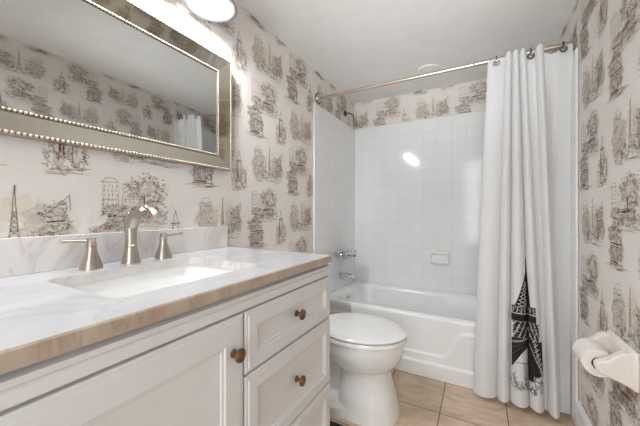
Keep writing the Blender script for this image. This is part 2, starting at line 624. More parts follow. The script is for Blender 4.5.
def motif_city():
    d = Draw(53)
    d.wash(-0.035, 0.02, 0.045, 0.045, 1, 24)
    d.wash(0.03, 0.03, 0.035, 0.05, 1, 22)
    d.wash(-0.085, -0.02, 0.045, 0.07, 2, 34)
    d.wash(0.07, -0.02, 0.055, 0.06, 2, 34)
    d.eiffel(0.0, -0.085, 0.18, 0.043)
    d.house(-0.12, -0.07, 0.055, 0.135, 5, 9, 3)
    d.house(-0.062, -0.07, 0.03, 0.095, 3, 7, 3)
    d.foliage(-0.09, 0.0, 0.045, 0.075, 80)
    d.foliage(-0.035, -0.06, 0.035, 0.025, 60)
    d.foliage(0.045, -0.05, 0.03, 0.035, 70)
    d.house(0.055, -0.07, 0.05, 0.085, 4, 6, 3)
    d.line([(0.05, 0.02), (0.085, 0.045), (0.11, 0.075), (0.112, 0.03)], 0.0018, 4, 0.003)
    d.foliage(0.08, 0.0, 0.035, 0.06, 95)
    d.ground(-0.12, 0.09, -0.088, 20)
    d.line([(0.06, 0.0), (0.10, 0.004)], 0.0034, 5, 0.001)
    d.line([(0.055, -0.03), (0.09, -0.028)], 0.0026, 4, 0.001)
    d.blob(-0.09, -0.055, 0.005, 0.003, 6, 8)
    return d.q


GROW = 1.07
MOTIFS = [((0.0, 0.0), motif_cafe()), ((-0.075, -0.165), motif_booth()), ((0.15, -0.14), motif_steeple()), ((0.04, 0.24), motif_city())]


def paper_pattern(mb, place, u0, u1, v0, v1, ou, ov, covered=lambda u, v: False):
    """prints the repeat over the rectangle u0..u1, v0..v1; place(u, v, lift) gives the point on the wall"""
    du, dv = 0.358, 0.62
    ks = range(int((u0 - ou) / du) - 2, int((u1 - ou) / du) + 3)
    for k in ks:
        for j in range(-6, 7):
            cu, cv = ou + k * du, ov - 0.31 * k + dv * (j + k // 2)
            for (mu, mv), polys in MOTIFS:
                a, b = cu + mu, cv + mv
                if a < u0 - 0.15 or a > u1 + 0.15 or b < v0 - 0.15 or b > v1 + 0.15:
                    continue
                for i, (layer, poly) in enumerate(polys):
                    poly = [(p * GROW, q * GROW) for p, q in poly]
                    if all(u0 < a + p < u1 and v0 < b + q < v1 and not covered(a + p, b + q) for p, q in poly):
                        mb.add([place(a + p, b + q, LIFT[layer] + STEP[layer] * i) for p, q in poly], [tuple(range(len(poly)))], layer)


# ------------------------------------------------------------------ the room
struct(obj('floor', MB().box(XL - 0.1, XR + 0.1, YF - 0.1, YB + 0.1, -0.06, 0.0), 'floor'))
struct(obj('ceiling', MB().box(XL - 0.1, XR + 0.1, YF - 0.1, YB + 0.1, ZC, ZC + 0.06), 'paint_white'))

wl = MB().box(XL - 0.08, XL, YF, YB, 0, ZC)
paper_pattern(wl, lambda u, v, h: (XL + h, u, v), YF, YB, 0.0, ZC, 1.32, 1.736, lambda u, v: u > 1.874 and v < 1.894)
struct(obj('wall_left', wl, PAPER_MATS, recalc=False))
wr = MB().box(XR, XR + 0.08, YF, YB, 0, ZC)
paper_pattern(wr, lambda u, v, h: (XR - h, -u, v), -YB, -YF, 0.145, ZC, -1.36, 1.107, lambda u, v: -u > 1.874 and v < 1.894)
struct(obj('wall_right', wr, PAPER_MATS, recalc=False))
wb = MB().box(XL - 0.08, XR + 0.08, YB, YB + 0.08, 0, ZC)
paper_pattern(wb, lambda u, v, h: (u, YB - h, v), XL, XR, 1.894, ZC, -0.749, 2.05)
struct(obj('wall_back', wb, PAPER_MATS, recalc=False))
wf = MB()
wf.box(XL - 0.08, -0.46, YF - 0.08, YF, 0, ZC)
wf.box(0.40, XR + 0.08, YF - 0.08, YF, 0, ZC)
wf.box(-0.46, 0.40, YF - 0.08, YF, 2.04, ZC)
struct(obj('wall_front', wf, 'paper'))

bb = MB()
prof = [(0.0, 0.0), (0.015, 0.0), (0.015, 0.115), (0.012, 0.128), (0.006, 0.138), (0.0, 0.142)]
bb.rings([[(XR - p, y, z) for p, z in prof] for y in (YF, 1.872)], smooth=False)
struct(obj('baseboard_right', bb, 'trim'))
bb = MB()
bb.rings([[(XL + p, y, z) for p, z in prof] for y in (1.03, 1.872)], smooth=False)
struct(obj('baseboard_left', bb, 'trim'))

# ------------------------------------------------------------------ bathtub
TX0, TX1, TY0, TY1, TZ = XL + 0.002, XR - 0.002, 1.99, YB - 0.002, 0.396


def rrect(x0, x1, y0, y1, r, z, n=8):
    pts = []
    for cx, cy, a0 in ((x1 - r, y1 - r, 0), (x0 + r, y1 - r, PI / 2), (x0 + r, y0 + r, PI), (x1 - r, y0 + r, 1.5 * PI)):
        for i in range(n + 1):
            a = a0 + PI / 2 * i / n
            pts.append((cx + r * math.cos(a), cy + r * math.sin(a), z))
    return pts


tub = thing('bathtub', 'white alcove bathtub with molded apron behind the toilet', 'bathtub', (-0.326, 2.34, 0))
t = MB()
t.rings([rrect(TX0, TX1, TY0 + 0.05, TY1, 0.01, 0.0), rrect(TX0, TX1, TY0 + 0.045, TY1, 0.01, 0.335),
         rrect(TX0, TX1, TY0 + 0.0165, TY1, 0.012, 0.348), rrect(TX0, TX1, TY0 + 0.0155, TY1, 0.012, 0.372),
         rrect(TX0, TX1, TY0 + 0.019, TY1, 0.012, 0.387), rrect(TX0 + .002, TX1 - .002, TY0 + 0.030, TY1 - .002, 0.012, TZ),
         rrect(TX0 + 0.055, TX1 - 0.10, TY0 + 0.065, TY1 - 0.045, 0.15, TZ), rrect(TX0 + 0.066, TX1 - 0.115, TY0 + 0.076, TY1 - 0.056, 0.15, TZ - 0.008),
         rrect(TX0 + 0.075, TX1 - 0.14, TY0 + 0.085, TY1 - 0.065, 0.15, TZ - 0.04),
         rrect(TX0 + 0.10, TX1 - 0.24, TY0 + 0.105, TY1 - 0.085, 0.15, 0.16), rrect(TX0 + 0.13, TX1 - 0.30, TY0 + 0.13, TY1 - 0.11, 0.14, 0.09),
         rrect(TX0 + 0.20, TX1 - 0.38, TY0 + 0.19, TY1 - 0.17, 0.11, 0.07)])
obj('tub_shell', t, 'acrylic', tub, angle=55)
ap = MB()
nx, nz = 150, 60


def apron_y(x, z):
    cxm = abs(x + 0.326)
    curve = 0.148 + 0.172 * smooth((cxm - 0.115) / 0.135)
    return TY0 + 0.016 - 0.009 * smooth((curve - z) / 0.012 + 0.5) - 0.011 * smooth((0.095 - z) / 0.012 + 0.5)


vs = [(lerp(TX0, TX1, i / nx), apron_y(lerp(TX0, TX1, i / nx), lerp(0.0, 0.35, j / nz)), lerp(0.0, 0.35, j / nz)) for j in range(nz + 1) for i in range(nx + 1)]
fs = [(j * (nx + 1) + i, j * (nx + 1) + i + 1, (j + 1) * (nx + 1) + i + 1, (j + 1) * (nx + 1) + i) for j in range(nz) for i in range(nx)]
ap.add(vs, fs)
nb = len(vs)
ap.add([(TX0, TY0 + 0.044, 0), (TX1, TY0 + 0.044, 0), (TX1, TY0 + 0.044, 0.35), (TX0, TY0 + 0.044, 0.35)], [(0, 1, 2, 3)])
obj('apron', ap, 'acrylic', tub, recalc=False, angle=80)
ovx = TX0 + 0.078
ov = MB().lathe((ovx - 0.012, 2.345, 0.318), (0.97, 0, 0.24), [(0.030, 0), (0.034, 0.012), (0.032, 0.020), (0.020, 0.026), (0.0, 0.027)])
ovo = obj('overflow_plate', ov, 'chrome', tub)
obj('trip_lever', MB().tube([(ovx + 0.012, 2.345, 0.325), (ovx + 0.026, 2.345, 0.335), (ovx + 0.03, 2.345, 0.352)], [0.006, 0.005, 0.006]), 'chrome', ovo)
obj('drain', MB().lathe((-0.76, 2.34, 0.069), (0, 0, 1), [(0.035, 0), (0.035, 0.004), (0.028, 0.006), (0.0, 0.005)]), 'chrome', tub)

# tub surround: three molded wall panels
SY, ST = 1.876, 1.892


def lpanel(xw, s):
    m = MB()
    sec = [(SY, 0.0), (TY0 - 0.007, 0.0), (TY0 - 0.007, TZ + 0.001), (YB - 0.0135, TZ + 0.001), (YB - 0.0135, ST), (SY, ST)]
    m.rings([[(xw + s * 0.0016, y, z) for y, z in sec], [(xw + s * 0.013, y, z) for y, z in sec]], smooth=False)
    return m


GS = 'tiled panels around the bathtub'
tag(obj('surround_panel', lpanel(XL, 1), 'tile_yz', bevel=0.004), 'white square-tiled surround panel on the left wall behind the tub spout', 'surround panel', GS)
tag(obj('surround_panel', lpanel(XR, -1), 'tile_yz', bevel=0.004), 'white surround panel edge on the right wall beside the shower curtain', 'surround panel', GS)
tag(obj('surround_panel', MB().box(XL + 0.0016, XR - 0.0016, YB - 0.013, YB - 0.0016, TZ + 0.001, ST), 'tile_xz', bevel=0.003),
    'wide white square-tiled surround panel on the back wall holding the soap dish', 'surround panel', GS)

# soap dish on the back wall
sd = thing('soap_dish', 'white ceramic soap dish on the tiled back wall of the tub', 'soap dish', (-0.297, YB - 0.013, 0.64))
yb = YB - 0.013
m = MB()
x0, x1, z0, z1 = -0.372, -0.222, 0.628, 0.732


def rect(x0, x1, z0, z1, y):
    return [(x0, y, z0), (x1, y, z0), (x1, y, z1), (x0, y, z1)]


m.rings([rect(x0 - .004, x1 + .004, z0 - .004, z1 + .004, yb), rect(x0, x1, z0, z1, yb - 0.026), rect(x0 + 0.004, x1 - 0.004, z0 + 0.004, z1 - 0.004, yb - 0.03),
         rect(x0 + 0.012, x1 - 0.012, z0 + 0.03, z1 - 0.014, yb - 0.03), rect(x0 + 0.016, x1 - 0.016, z0 + 0.034, z1 - 0.018, yb - 0.004)], smooth=False)
obj('dish_body', m, 'porcelain', sd, bevel=0.003)
m = MB()
m.rings([[(lerp(x0, x1, i / 12), yb - 0.028 - 0.022 * math.sin(PI * i / 12) ** 0.5, z) for i in range(13)] + [(x1, yb - 0.02, z), (x0, yb - 0.02, z)]
         for z in (z0 + 0.012, z0 + 0.03)], smooth=False)
obj('dish_lip', m, 'porcelain', sd, bevel=0.003)

# tub spout
sx = XL + 0.013
sp = thing('tub_spout', 'chrome tub spout on the tiled wall above the overflow plate', 'tub spout', (sx, 2.35, 0.513))
m = MB().tube([(sx + 0.003, 2.35, 0.515), (sx + 0.05, 2.35, 0.5155), (sx + 0.10, 2.35, 0.513), (sx + 0.122, 2.35, 0.509), (sx + 0.131, 2.35, 0.498), (sx + 0.132, 2.35, 0.486)],
              [0.03, 0.027, 0.021, 0.018, 0.016, 0.014], 20)
obj('spout_body', m, 'chrome', sp)
obj('wall_flange', MB().lathe((sx, 2.35, 0.515), (1, 0, 0), [(0.036, 0), (0.036, 0.003), (0.031, 0.007)]), 'chrome', sp)

# oval wire soap basket
bk = thing('wire_soap_basket', 'oval chrome wire soap basket on the tiled wall above the tub spout', 'soap basket', (sx, 2.345, 0.69))
cx_, cy_, ra, rb_ = sx + 0.070, 2.325, 0.066, 0.150


def oval(z, k=1.0, n=36):
    return [(cx_ + ra * k * math.cos(2 * PI * i / n), cy_ + rb_ * k * math.sin(2 * PI * i / n), z) for i in range(n)]


obj('upper_ring', MB().tube(oval(0.722), 0.0055, 8, closed=True, up=(0, 0, 1)), 'chrome', bk)
obj('lower_ring', MB().tube(oval(0.684, 0.9), 0.004, 8, closed=True, up=(0, 0, 1)), 'chrome', bk)
tr = MB()
tr.rings([oval(0.681, 0.9), oval(0.678, 0.86), oval(0.681, 0.5)], cap0=False)
obj('tray', tr, 'chrome', bk)
for i in range(14):
    w = MB()
    a = 2 * PI * i / 14
    w.tube([(cx_ + ra * math.cos(a), cy_ + rb_ * math.sin(a), 0.723), (cx_ + ra * .9 * math.cos(a), cy_ + rb_ * .9 * math.sin(a), 0.682)], 0.0038, 6)
    obj('wire_bar', w, 'chrome', bk)
for yy in (2.29, 2.40):
    post = MB()
    post.tube([(sx, yy, 0.72), (sx + 0.012, yy, 0.72), (sx + 0.012, yy, 0.69)], 0.005, 8)
    obj('wall_hook', post, 'chrome', bk)

# shower arm
sh = thing('wall_shower', 'small bent shower with a black flange on the wallpaper above the left tiled panel', 'shower arm', (XL, 2.466, 1.987))
obj('flange', MB().lathe((XL + 0.0005, 2.466, 1.987), (1, 0, 0), [(0.026, 0.001), (0.026, 0.004), (0.018, 0.012), (0.012, 0.014)]), 'black', sh)
obj('arm', MB().tube([(XL + 0.006, 2.466, 1.987), (XL + 0.04, 2.466, 1.985), (XL + 0.065, 2.466, 1.97), (XL + 0.085, 2.466, 1.945), (XL + 0.098, 2.466, 1.91)], 0.0085, 12), 'darkgrey', sh)
obj('shower_head', MB().lathe((XL + 0.096, 2.466, 1.915), (0.22, 0, -1), [(0.010, 0), (0.012, 0.015), (0.011, 0.022), (0.017, 0.04), (0.021, 0.06), (0.020, 0.064), (0.0, 0.063)]), 'darkgrey', sh)

# ------------------------------------------------------------------ curtain rod, rings, curtain
RY, RZ = 1.946, 1.948
rodt = thing('shower_curtain_rod', 'brushed metal shower curtain rod spanning the tub alcove', 'curtain rod', (XL, RY, RZ))
obj('thick_tube', MB().tube([(-0.02, RY, RZ), (XR - 0.004, RY, RZ)], 0.0135, 16), 'rod', rodt)
obj('thin_tube', MB().tube([(XL + 0.004, RY, RZ - 0.002), (-0.03, RY, RZ)], 0.0115, 16), 'rod', rodt)
obj('flange_shade_ring', MB().lathe((XL + 0.002, RY, RZ - 0.002), (1, 0, 0), [(0.038, 0), (0.038, 0.0045)]), 'black', rodt)  # black ring stands in for the shaded edge of the end flange
obj('end_flange', MB().lathe((XL + 0.0065, RY, RZ - 0.002), (1, 0, 0), [(0.032, 0), (0.031, 0.003), (0.02, 0.014), (0.014, 0.018)]), 'rod', rodt)
obj('end_flange', MB().lathe((XR - 0.002, RY, RZ), (-1, 0, 0), [(0.031, 0), (0.031, 0.004), (0.02, 0.016), (0.016, 0.02)]), 'nickel', rodt)

# folds: x of the valleys at the top and at the hem, and how far each fold bulges forward
KT = [0.045, 0.126, 0.160, 0.193, 0.226, 0.262, 0.302, 0.421]
KB = [-0.030, 0.088, 0.150, 0.238, 0.304, 0.318, 0.366, 0.418]
AT = [0.012, 0.026, 0.028, 0.028, -0.003, 0.03, 0.008]
AB = [0.042, 0.048, 0.055, 0.055, 0.006, 0.060, 0.006]
ZT, ZB = 1.934, 0.028


def curt(sec, t, f):
    """point of the curtain: section, 0..1 along it, 0..1 from hem to top"""
    g = f ** 1.1
    x = lerp(lerp(KB[sec], KB[sec + 1], t), lerp(KT[sec], KT[sec + 1], t), g)
    amp = lerp(AB[sec], AT[sec], g)
    sh_ = abs(math.sin(PI * t)) ** 0.62
    y = 1.9205 - amp * sh_
    if sec == 6:
        y = 1.9205 + 0.001 * smooth(t) - amp * math.sin(PI * t) ** 2 * 0.8 
    if sec == 6:
        y += 0.034 * smooth((1 - f) * 6) * smooth(t * 3.5)
    y += 0.004 * math.sin(5.0 * f + 9 * x) * (1 - f) * f
    top = ZT + (0.024 * sh_ if (sec in (1, 2, 3, 5)) else 0.0)
    if sec == 6:
        top = ZT - 0.010 - 0.02 * math.sin(PI * min(1, t * 1.6)) * (1 if t < 0.62 else 0) + 0.012 * smooth((t - 0.6) * 3)
    if sec == 0:
        top = ZT + 0.004
    zb = ZB + 0.006 * math.sin(9 * x)
    return Vector((x, y, lerp(zb, top, f)))


def curt_n(sec, t, f):
    e = 0.01
    t0, t1 = max(0.0, t - e), min(1.0, t + e)
    a = curt(sec, t1, f) - curt(sec, t0, f)
    n = Vector((a.y, -a.x, 0)).normalized()
    return n


cu = MB()
NT, NF = 14, 60
rows = []
for j in range(NF + 1):
    row = []
    for s in range(7):
        for i in range(NT + (1 if s == 6 else 0)):
            row.append(curt(s, i / NT, j / NF))
    rows.append(row)
n = len(rows[0])
cu.add([p for r_ in rows for p in r_], [(j * n + i, j * n + i + 1, (j + 1) * n + i + 1, (j + 1) * n + i) for j in range(NF) for i in range(n - 1)])
# cloth thickness: a second skin behind the first, closed along its border
o = len(cu.v)
back = []
for j, r_ in enumerate(rows):
    for i, p in enumerate(r_):
        back.append((p.x, p.y + 0.0016, p.z))
cu.add(back, [(j * n + i, (j + 1) * n + i, (j + 1) * n + i + 1, j * n + i + 1) for j in range(NF) for i in range(n - 1)])


# printed tower, drawn on the cloth: sections 2 (left of the axis) and 3 (right of it)
def on_cloth(side, a, z, h):
    """a: 0 at the tower's axis (the valley between two folds) to 1 at the fold's far side"""
    sec, t_ = (2, 1 - a) if side < 0 else (3, a)
    zz = ZB + 0.004
    f = (z - zz) / (1.945 - zz)
    nrm = curt_n(sec, t_, f)
    p = curt(sec, t_, f) + nrm * h
    return (p.x, p.y, p.z)


def cloth_line(side, pts, w, mi, h=0.0012, n=8):
    out = []
    for (a0, z0), (a1, z1) in zip(pts, pts[1:]):
        for k in range(n):
            q = [(lerp(a0, a1, k / n), lerp(z0, z1, k / n)), (lerp(a0, a1, (k + 1) / n), lerp(z0, z1, (k + 1) / n))]
            dx, dz = (q[1][0] - q[0][0]) * 0.1, q[1][1] - q[0][1]
            L = math.hypot(dx, dz) or 1
            na, nz_ = -dz / L * w / 2 * 10, dx / L * w / 2
            quad = [(q[0][0] + na, q[0][1] + nz_), (q[0][0] - na, q[0][1] - nz_), (q[1][0] - na, q[1][1] - nz_), (q[1][0] + na, q[1][1] + nz_)]
            quad = [(max(0.0, min(1, a)), z) for a, z in quad]
            cu.add([on_cloth(side, a, z, h) for a, z in quad], [(0, 1, 2, 3)], mi)


def cloth_fill(side, lo, hi, a0, a1, mi, h=0.0008, n=12, mz=6):
    """fills between z = lo(a) and z = hi(a) for a in a0..a1"""
    for k in range(n):
        b0, b1 = lerp(a0, a1, k / n), lerp(a0, a1, (k + 1) / n)
        for j in range(mz):
            zs = [(b0, lerp(lo(b0), hi(b0), j / mz)), (b1, lerp(lo(b1), hi(b1), j / mz)), (b1, lerp(lo(b1), hi(b1), (j + 1) / mz)), (b0, lerp(lo(b0), hi(b0), (j + 1) / mz))]
            cu.add([on_cloth(side, a, z, h) for a, z in zs], [(0, 1, 2, 3)], mi)


rr = random.Random(5)
PR, PG, PW = 1, 2, 3
for s, wm in ((-1, 0.92), (1, 0.95)):
    # spire and upper shaft (the left face shows wider than the right one)
    def edge(z, s=s):
        u = (0.83 - z) / 0.262                       # 0 at the tip, 1 at the second platform
        e = 0.02 + 0.10 * u + (0.72 if s < 0 else 0.10) * max(0, u - 0.25) ** 1.25 * 1.25
        return min(0.93, e)
    zs = [0.83 - 0.262 * k / 40 for k in range(41)]
    for z1, z0 in zip(zs, zs[1:]):
        e1, e0 = edge(z1), edge(z0)
        nn = 5
        for k in range(nn):
            cu.add([on_cloth(s, e0 * k / nn, z0, 0.0008), on_cloth(s, e0 * (k + 1) / nn, z0, 0.0008), on_cloth(s, e1 * (k + 1) / nn, z1, 0.0008), on_cloth(s, e1 * k / nn, z1, 0.0008)],
                   [(0, 1, 2, 3)], PR)
    if s < 0:
        for k in range(7):                           # white lattice on the shaft
            z = 0.70 - 0.02 * k
            e = edge(z)
            cloth_line(s, [(0.04, z), (e * 0.95, z - 0.022)], 0.003, PW)
            cloth_line(s, [(e * 0.9, z), (0.05, z - 0.024)], 0.003, PW)
            cloth_line(s, [(edge(z), z), (edge(z - 0.024), z - 0.024)], 0.003, PG)
    top = wm if s < 0 else 0.55
    cloth_fill(s, lambda a: 0.528, lambda a: 0.568, 0, top, PG)              # upper gallery
    for k in range(int(top * 9)):
        a = top * (k + 0.3) / (top * 9)
        cloth_line(s, [(a, 0.532), (a + 0.05, 0.562)], 0.005, PR)
        cloth_line(s, [(a + 0.06, 0.532), (a, 0.562)], 0.004, PW if k % 2 else PR)
    cloth_fill(s, lambda a: 0.487, lambda a: 0.524, 0, top + 0.02, PR)       # dark deck
    cloth_line(s, [(0, 0.487), (top, 0.487)], 0.004, PG)
    b = wm if s < 0 else 0.80                                                # lattice block between the decks
    cloth_fill(s, lambda a: 0.395, lambda a: 0.484, 0, b * 0.9, PG)
    for k in range(6):
        for row in range(3):
            a0, z0 = b * k / 6 * 0.92, 0.40 + 0.029 * row
            cloth_line(s, [(a0, z0), (a0 + b / 6, z0 + 0.026)], 0.005, PR)
            cloth_line(s, [(a0 + b / 6, z0), (a0, z0 + 0.026)], 0.005, PW if (k + row) % 2 else PR)
            cloth_line(s, [(a0 + 0.03, z0 + .004), (a0 + .07, z0 + 0.014)], 0.007, PR)
    for k in range(40):
        a, z = rr.uniform(0.02, b * 0.86), rr.uniform(0.398, 0.482)
        cloth_line(s, [(a, z), (a + rr.uniform(-.06, .06), z + rr.uniform(-.01, .01))], 0.0035, rr.choice((PR, PR, PW)), 0.0014, 2)
    for k in range(16):
        a, z = rr.uniform(0.02, top * 0.9), rr.uniform(0.531, 0.565)
        cloth_line(s, [(a, z), (a + rr.uniform(-.06, .06), z + rr.uniform(-.008, .008))], 0.0035, rr.choice((PR, PR, PW)), 0.0014, 2)
    cloth_line(s, [(0, 0.452), (b * 0.93, 0.452)], 0.003, PW)
    cloth_line(s, [(0, 0.424), (b * 0.95, 0.424)], 0.004, PR)
    # lower leg: a dark mass whose underside is the arch
    legw = wm if s < 0 else 0.97
    if s < 0:
        cloth_fill(s, lambda a: 0.345 - 0.115 * min(1, a / legw) ** 1.7, lambda a: 0.402 - 0.01 * a, 0, legw, PR, n=18)
        for k in range(9):                            # the string of bosses above the arch
            a = legw * (k + 0.5) / 9
            cloth_line(s, [(a, 0.392 - 0.03 * a), (a + 0.05, 0.400 - 0.03 * a)], 0.005, PW, 0.0013, 2)
        cloth_line(s, [(0, 0.362), (0.5, 0.345), (legw, 0.30)], 0.003, PG)
        cloth_line(s, [(0.1, 0.376), (0.5, 0.362), (legw, 0.335)], 0.003, PG)
    else:
        cloth_fill(s, lambda a: 0.355 - 0.16 * a ** 0.8, lambda a: 0.398 - 0.008 * a, 0, legw, PR, n=16)
        cloth_fill(s, lambda a: 0.17 + 0.03 * a, lambda a: 0.36 - 0.05 * a, 0.0, 0.28, PR, n=6)
        cloth_fill(s, lambda a: 0.205 + 0.012 * a, lambda a: 0.36 - 0.14 * a, 0.2, 0.95, PR, n=10)
        for k in range(8):
            z = 0.385 - 0.024 * k
            a0 = 0.25 + 0.07 * k
            cloth_line(s, [(a0, z), (min(0.96, a0 + 0.3), z + 0.02)], 0.003, PW)
            cloth_line(s, [(a0 + .02, z + .02), (min(0.96, a0 + 0.26), z - 0.014)], 0.003, PW)
        cloth_line(s, [(0.1, 0.37), (0.45, 0.30), (0.95, 0.215)], 0.003, PW)
    # sketched trees and park below the arch
    for k in range(34):
        a, z = rr.uniform(0.04, 0.9), rr.uniform(0.125, 0.20 if s < 0 else 0.205)
        r_ = rr.uniform(0.006, 0.014)
        a0 = rr.uniform(0, 6)
        cloth_line(s, [(a + r_ * 9 * math.cos(a0 + q), z + r_ * math.sin(a0 + q)) for q in (0, 0.8, 1.6, 2.4, 3.2)], 0.0022 if s < 0 else 0.003, rr.choice((PG, PR)), n=2)
    if s < 0:
        cloth_line(s, [(0.05, 0.262), (0.5, 0.268), (0.72, 0.262)], 0.003, PG)
        cloth_line(s, [(0.25, 0.262), (0.24, 0.16)], 0.003, PG)
        cloth_line(s, [(0.15, 0.262), (0.14, 0.15)], 0.0025, PG)
curtain = obj('shower_curtain', cu, ['curtain', 'print', 'print_grey', 'print_white'], recalc=False, angle=60)
tag(curtain, 'white fabric shower curtain with a printed black lattice tower, hanging by the right wall', 'shower curtain')


# grommet hooks that carry the curtain
def hook(x, zg, yg, label, mt):
    h = thing('curtain_ring', label, 'curtain ring', (x, RY, RZ), 'rings carrying the shower curtain')
    pts = [(x, yg - 0.001, zg), (x + .001, yg - 0.002, zg + 0.018), (x + .002, yg - 0.002, 1.9465)] + [(x + 0.004, RY - 0.019 * math.cos(math.radians(b_)), RZ + 0.019 * math.sin(math.radians(b_))) for b_ in range(20, 201, 20)]
    obj('hook_wire', MB().tube(pts, 0.0032, 8), 'gun', h)
    g = MB()
    rs = [(0.0085, 0.0), (0.0165, 0.0), (0.0175, 0.003), (0.0135, 0.0055), (0.0085, 0.004), (0.0085, 0.0)]
    g.lathe((x, yg, zg), (0, -1, 0), rs, 20, cap0=False, cap1=False)
    obj('grommet', g, mt, h)


def front_of(sec, t_, dz):
    f = 1 - dz / 1.9
    p = curt(sec, t_, f)
    return p


p = front_of(0, 0.5, 0.028)
hook(p.x, p.z, p.y - 0.006, 'curtain ring with a shiny grommet on the flat left panel of the curtain', 'chrome')
p = front_of(4, 0.5, 0.020)
hook(p.x, p.z, p.y - 0.006, 'dark curtain ring in the gap between the gathered curtain folds', 'gun')
p = front_of(6, 0.66, 0.012)
hook(p.x, p.z, p.y - 0.006, 'dark curtain ring nearest the right wall on the flat curtain corner', 'gun')

# ------------------------------------------------------------------ toilet
TY = 1.532
toi = thing('toilet', 'white toilet with closed lid between the vanity and the tub', 'toilet', (-0.62, TY, 0))


def egg(cx, af, ab, b, z, n=40, p=2.0, dy=0.0):
    pts = []
    for i in range(n):
        a = 2 * PI * i / n
        c, s = math.cos(a), math.sin(a)
        e = 2.0 / p
        x = (af if c > 0 else ab) * abs(c) ** e * (1 if c >= 0 else -1)
        y = b * abs(s) ** e * (1 if s >= 0 else -1)
        pts.append((cx + x, TY + dy + y, z))
    return pts


m = MB()
m.rings([egg(-0.57, 0.200, 0.125, 0.155, 0.0, p=2.8), egg(-0.57, 0.197, 0.125, 0.153, 0.02, p=2.8), egg(-0.57, 0.176, 0.12, 0.130, 0.11, p=2.7),
         egg(-0.572, 0.156, 0.112, 0.116, 0.20, p=2.5), egg(-0.572, 0.148, 0.112, 0.111, 0.228, p=2.4), egg(-0.572, 0.152, 0.12, 0.122, 0.240, p=2.2),
         egg(-0.58, 0.190, 0.165, 0.150, 0.258, p=2.1), egg(-0.585, 0.222, 0.20, 0.170, 0.290), egg(-0.59, 0.244, 0.222, 0.182, 0.335),
         egg(-0.592, 0.250, 0.225, 0.185, 0.380), egg(-0.592, 0.246, 0.222, 0.181, 0.391)])
# rear of the bowl with its trapway and the foot
m.rings([egg(-0.74, 0.16, 0.17, 0.175, 0.0, p=3.5), egg(-0.74, 0.16, 0.17, 0.172, 0.05, p=3.5), egg(-0.76, 0.15, 0.16, 0.05, 0.075, p=3), egg(-0.76, 0.15, 0.16, 0.045, 0.20, p=3),
         egg(-0.77, 0.15, 0.2, 0.08, 0.27, p=3), egg(-0.78, 0.15, 0.23, 0.15, 0.33, p=3), egg(-0.78, 0.15, 0.24, 0.16, 0.385, p=3)])
obj('bowl', m, 'porcelain', toi, angle=60)
m = MB()
m.rings([egg(-0.60, 0.264, 0.235, 0.191, 0.393), egg(-0.60, 0.271, 0.238, 0.196, 0.399), egg(-0.60, 0.271, 0.238, 0.196, 0.411), egg(-0.60, 0.266, 0.235, 0.193, 0.417)])
obj('seat', m, 'porcelain', toi)
m = MB()
m.rings([egg(-0.60, 0.248, 0.225, 0.178, 0.4175), egg(-0.60, 0.248, 0.225, 0.178, 0.4225), egg(-0.60, 0.266, 0.236, 0.193, 0.4234), egg(-0.60, 0.270, 0.238, 0.196, 0.426), egg(-0.60, 0.270, 0.238, 0.196, 0.4315), egg(-0.60, 0.262, 0.232, 0.190, 0.4375),
         egg(-0.60, 0.20, 0.18, 0.145, 0.442), egg(-0.60, 0.10, 0.09, 0.07, 0.4435)])
obj('lid', m, 'porcelain', toi)
for s in (-1, 1):
    m = MB()
    m.tube([(-0.835, TY + s * 0.075 - 0.022, 0.425), (-0.835, TY + s * 0.075 + 0.022, 0.425)], 0.011, 12)
    obj('hinge', m, 'porcelain', toi)
tk = MB()
tk.rings([rrect(XL + 0.018, -0.885, TY - 0.205, TY + 0.205, 0.03, 0.386), rrect(XL + 0.016, -0.878, TY - 0.215, TY + 0.215, 0.03, 0.56), rrect(XL + 0.016, -0.875, TY - 0.22, TY + 0.22, 0.03, 0.705)])
obj('tank', tk, 'porcelain', toi)
tl = MB()
tl.rings([rrect(XL + 0.012, -0.868, TY - 0.226, TY + 0.226, 0.03, 0.707), rrect(XL + 0.012, -0.866, TY - 0.228, TY + 0.228, 0.03, 0.726), rrect(XL + 0.016, -0.872, TY - 0.222, TY + 0.222, 0.03, 0.736)])
obj('tank_lid', tl, 'porcelain', toi)
obj('flush_lever', MB().tube([(-0.876, TY - 0.15, 0.66), (-0.862, TY - 0.15, 0.66), (-0.858, TY - 0.13, 0.658), (-0.856, TY - 0.07, 0.652)], [0.011, 0.008, 0.006, 0.007], 10), 'chrome', toi)

# bathroom scale on the floor
scl = thing('bathroom_scale', 'flat black bathroom scale on the floor between vanity and toilet', 'scale', (-0.70, 1.185, 0))
obj('platform', MB().rings([rrect(-0.86, -0.545, 1.05, 1.302, 0.03, 0.012), rrect(-0.86, -0.545, 1.05, 1.302, 0.03, 0.028)], smooth=False), 'black', scl)
obj('rim', MB().rings([rrect(-0.864, -0.541, 1.046, 1.306, 0.033, 0.006), rrect(-0.866, -0.539, 1.044, 1.308, 0.034, 0.014), rrect(-0.864, -0.541, 1.046, 1.306, 0.033, 0.022)], smooth=False), 'rubber', scl)
for fx in (-0.83, -0.575):
    for fy in (1.08, 1.272):
        obj('foot', MB().lathe((fx, fy, 0.0), (0, 0, 1), [(0.014, 0), (0.014, 0.008)], 14), 'black', scl)

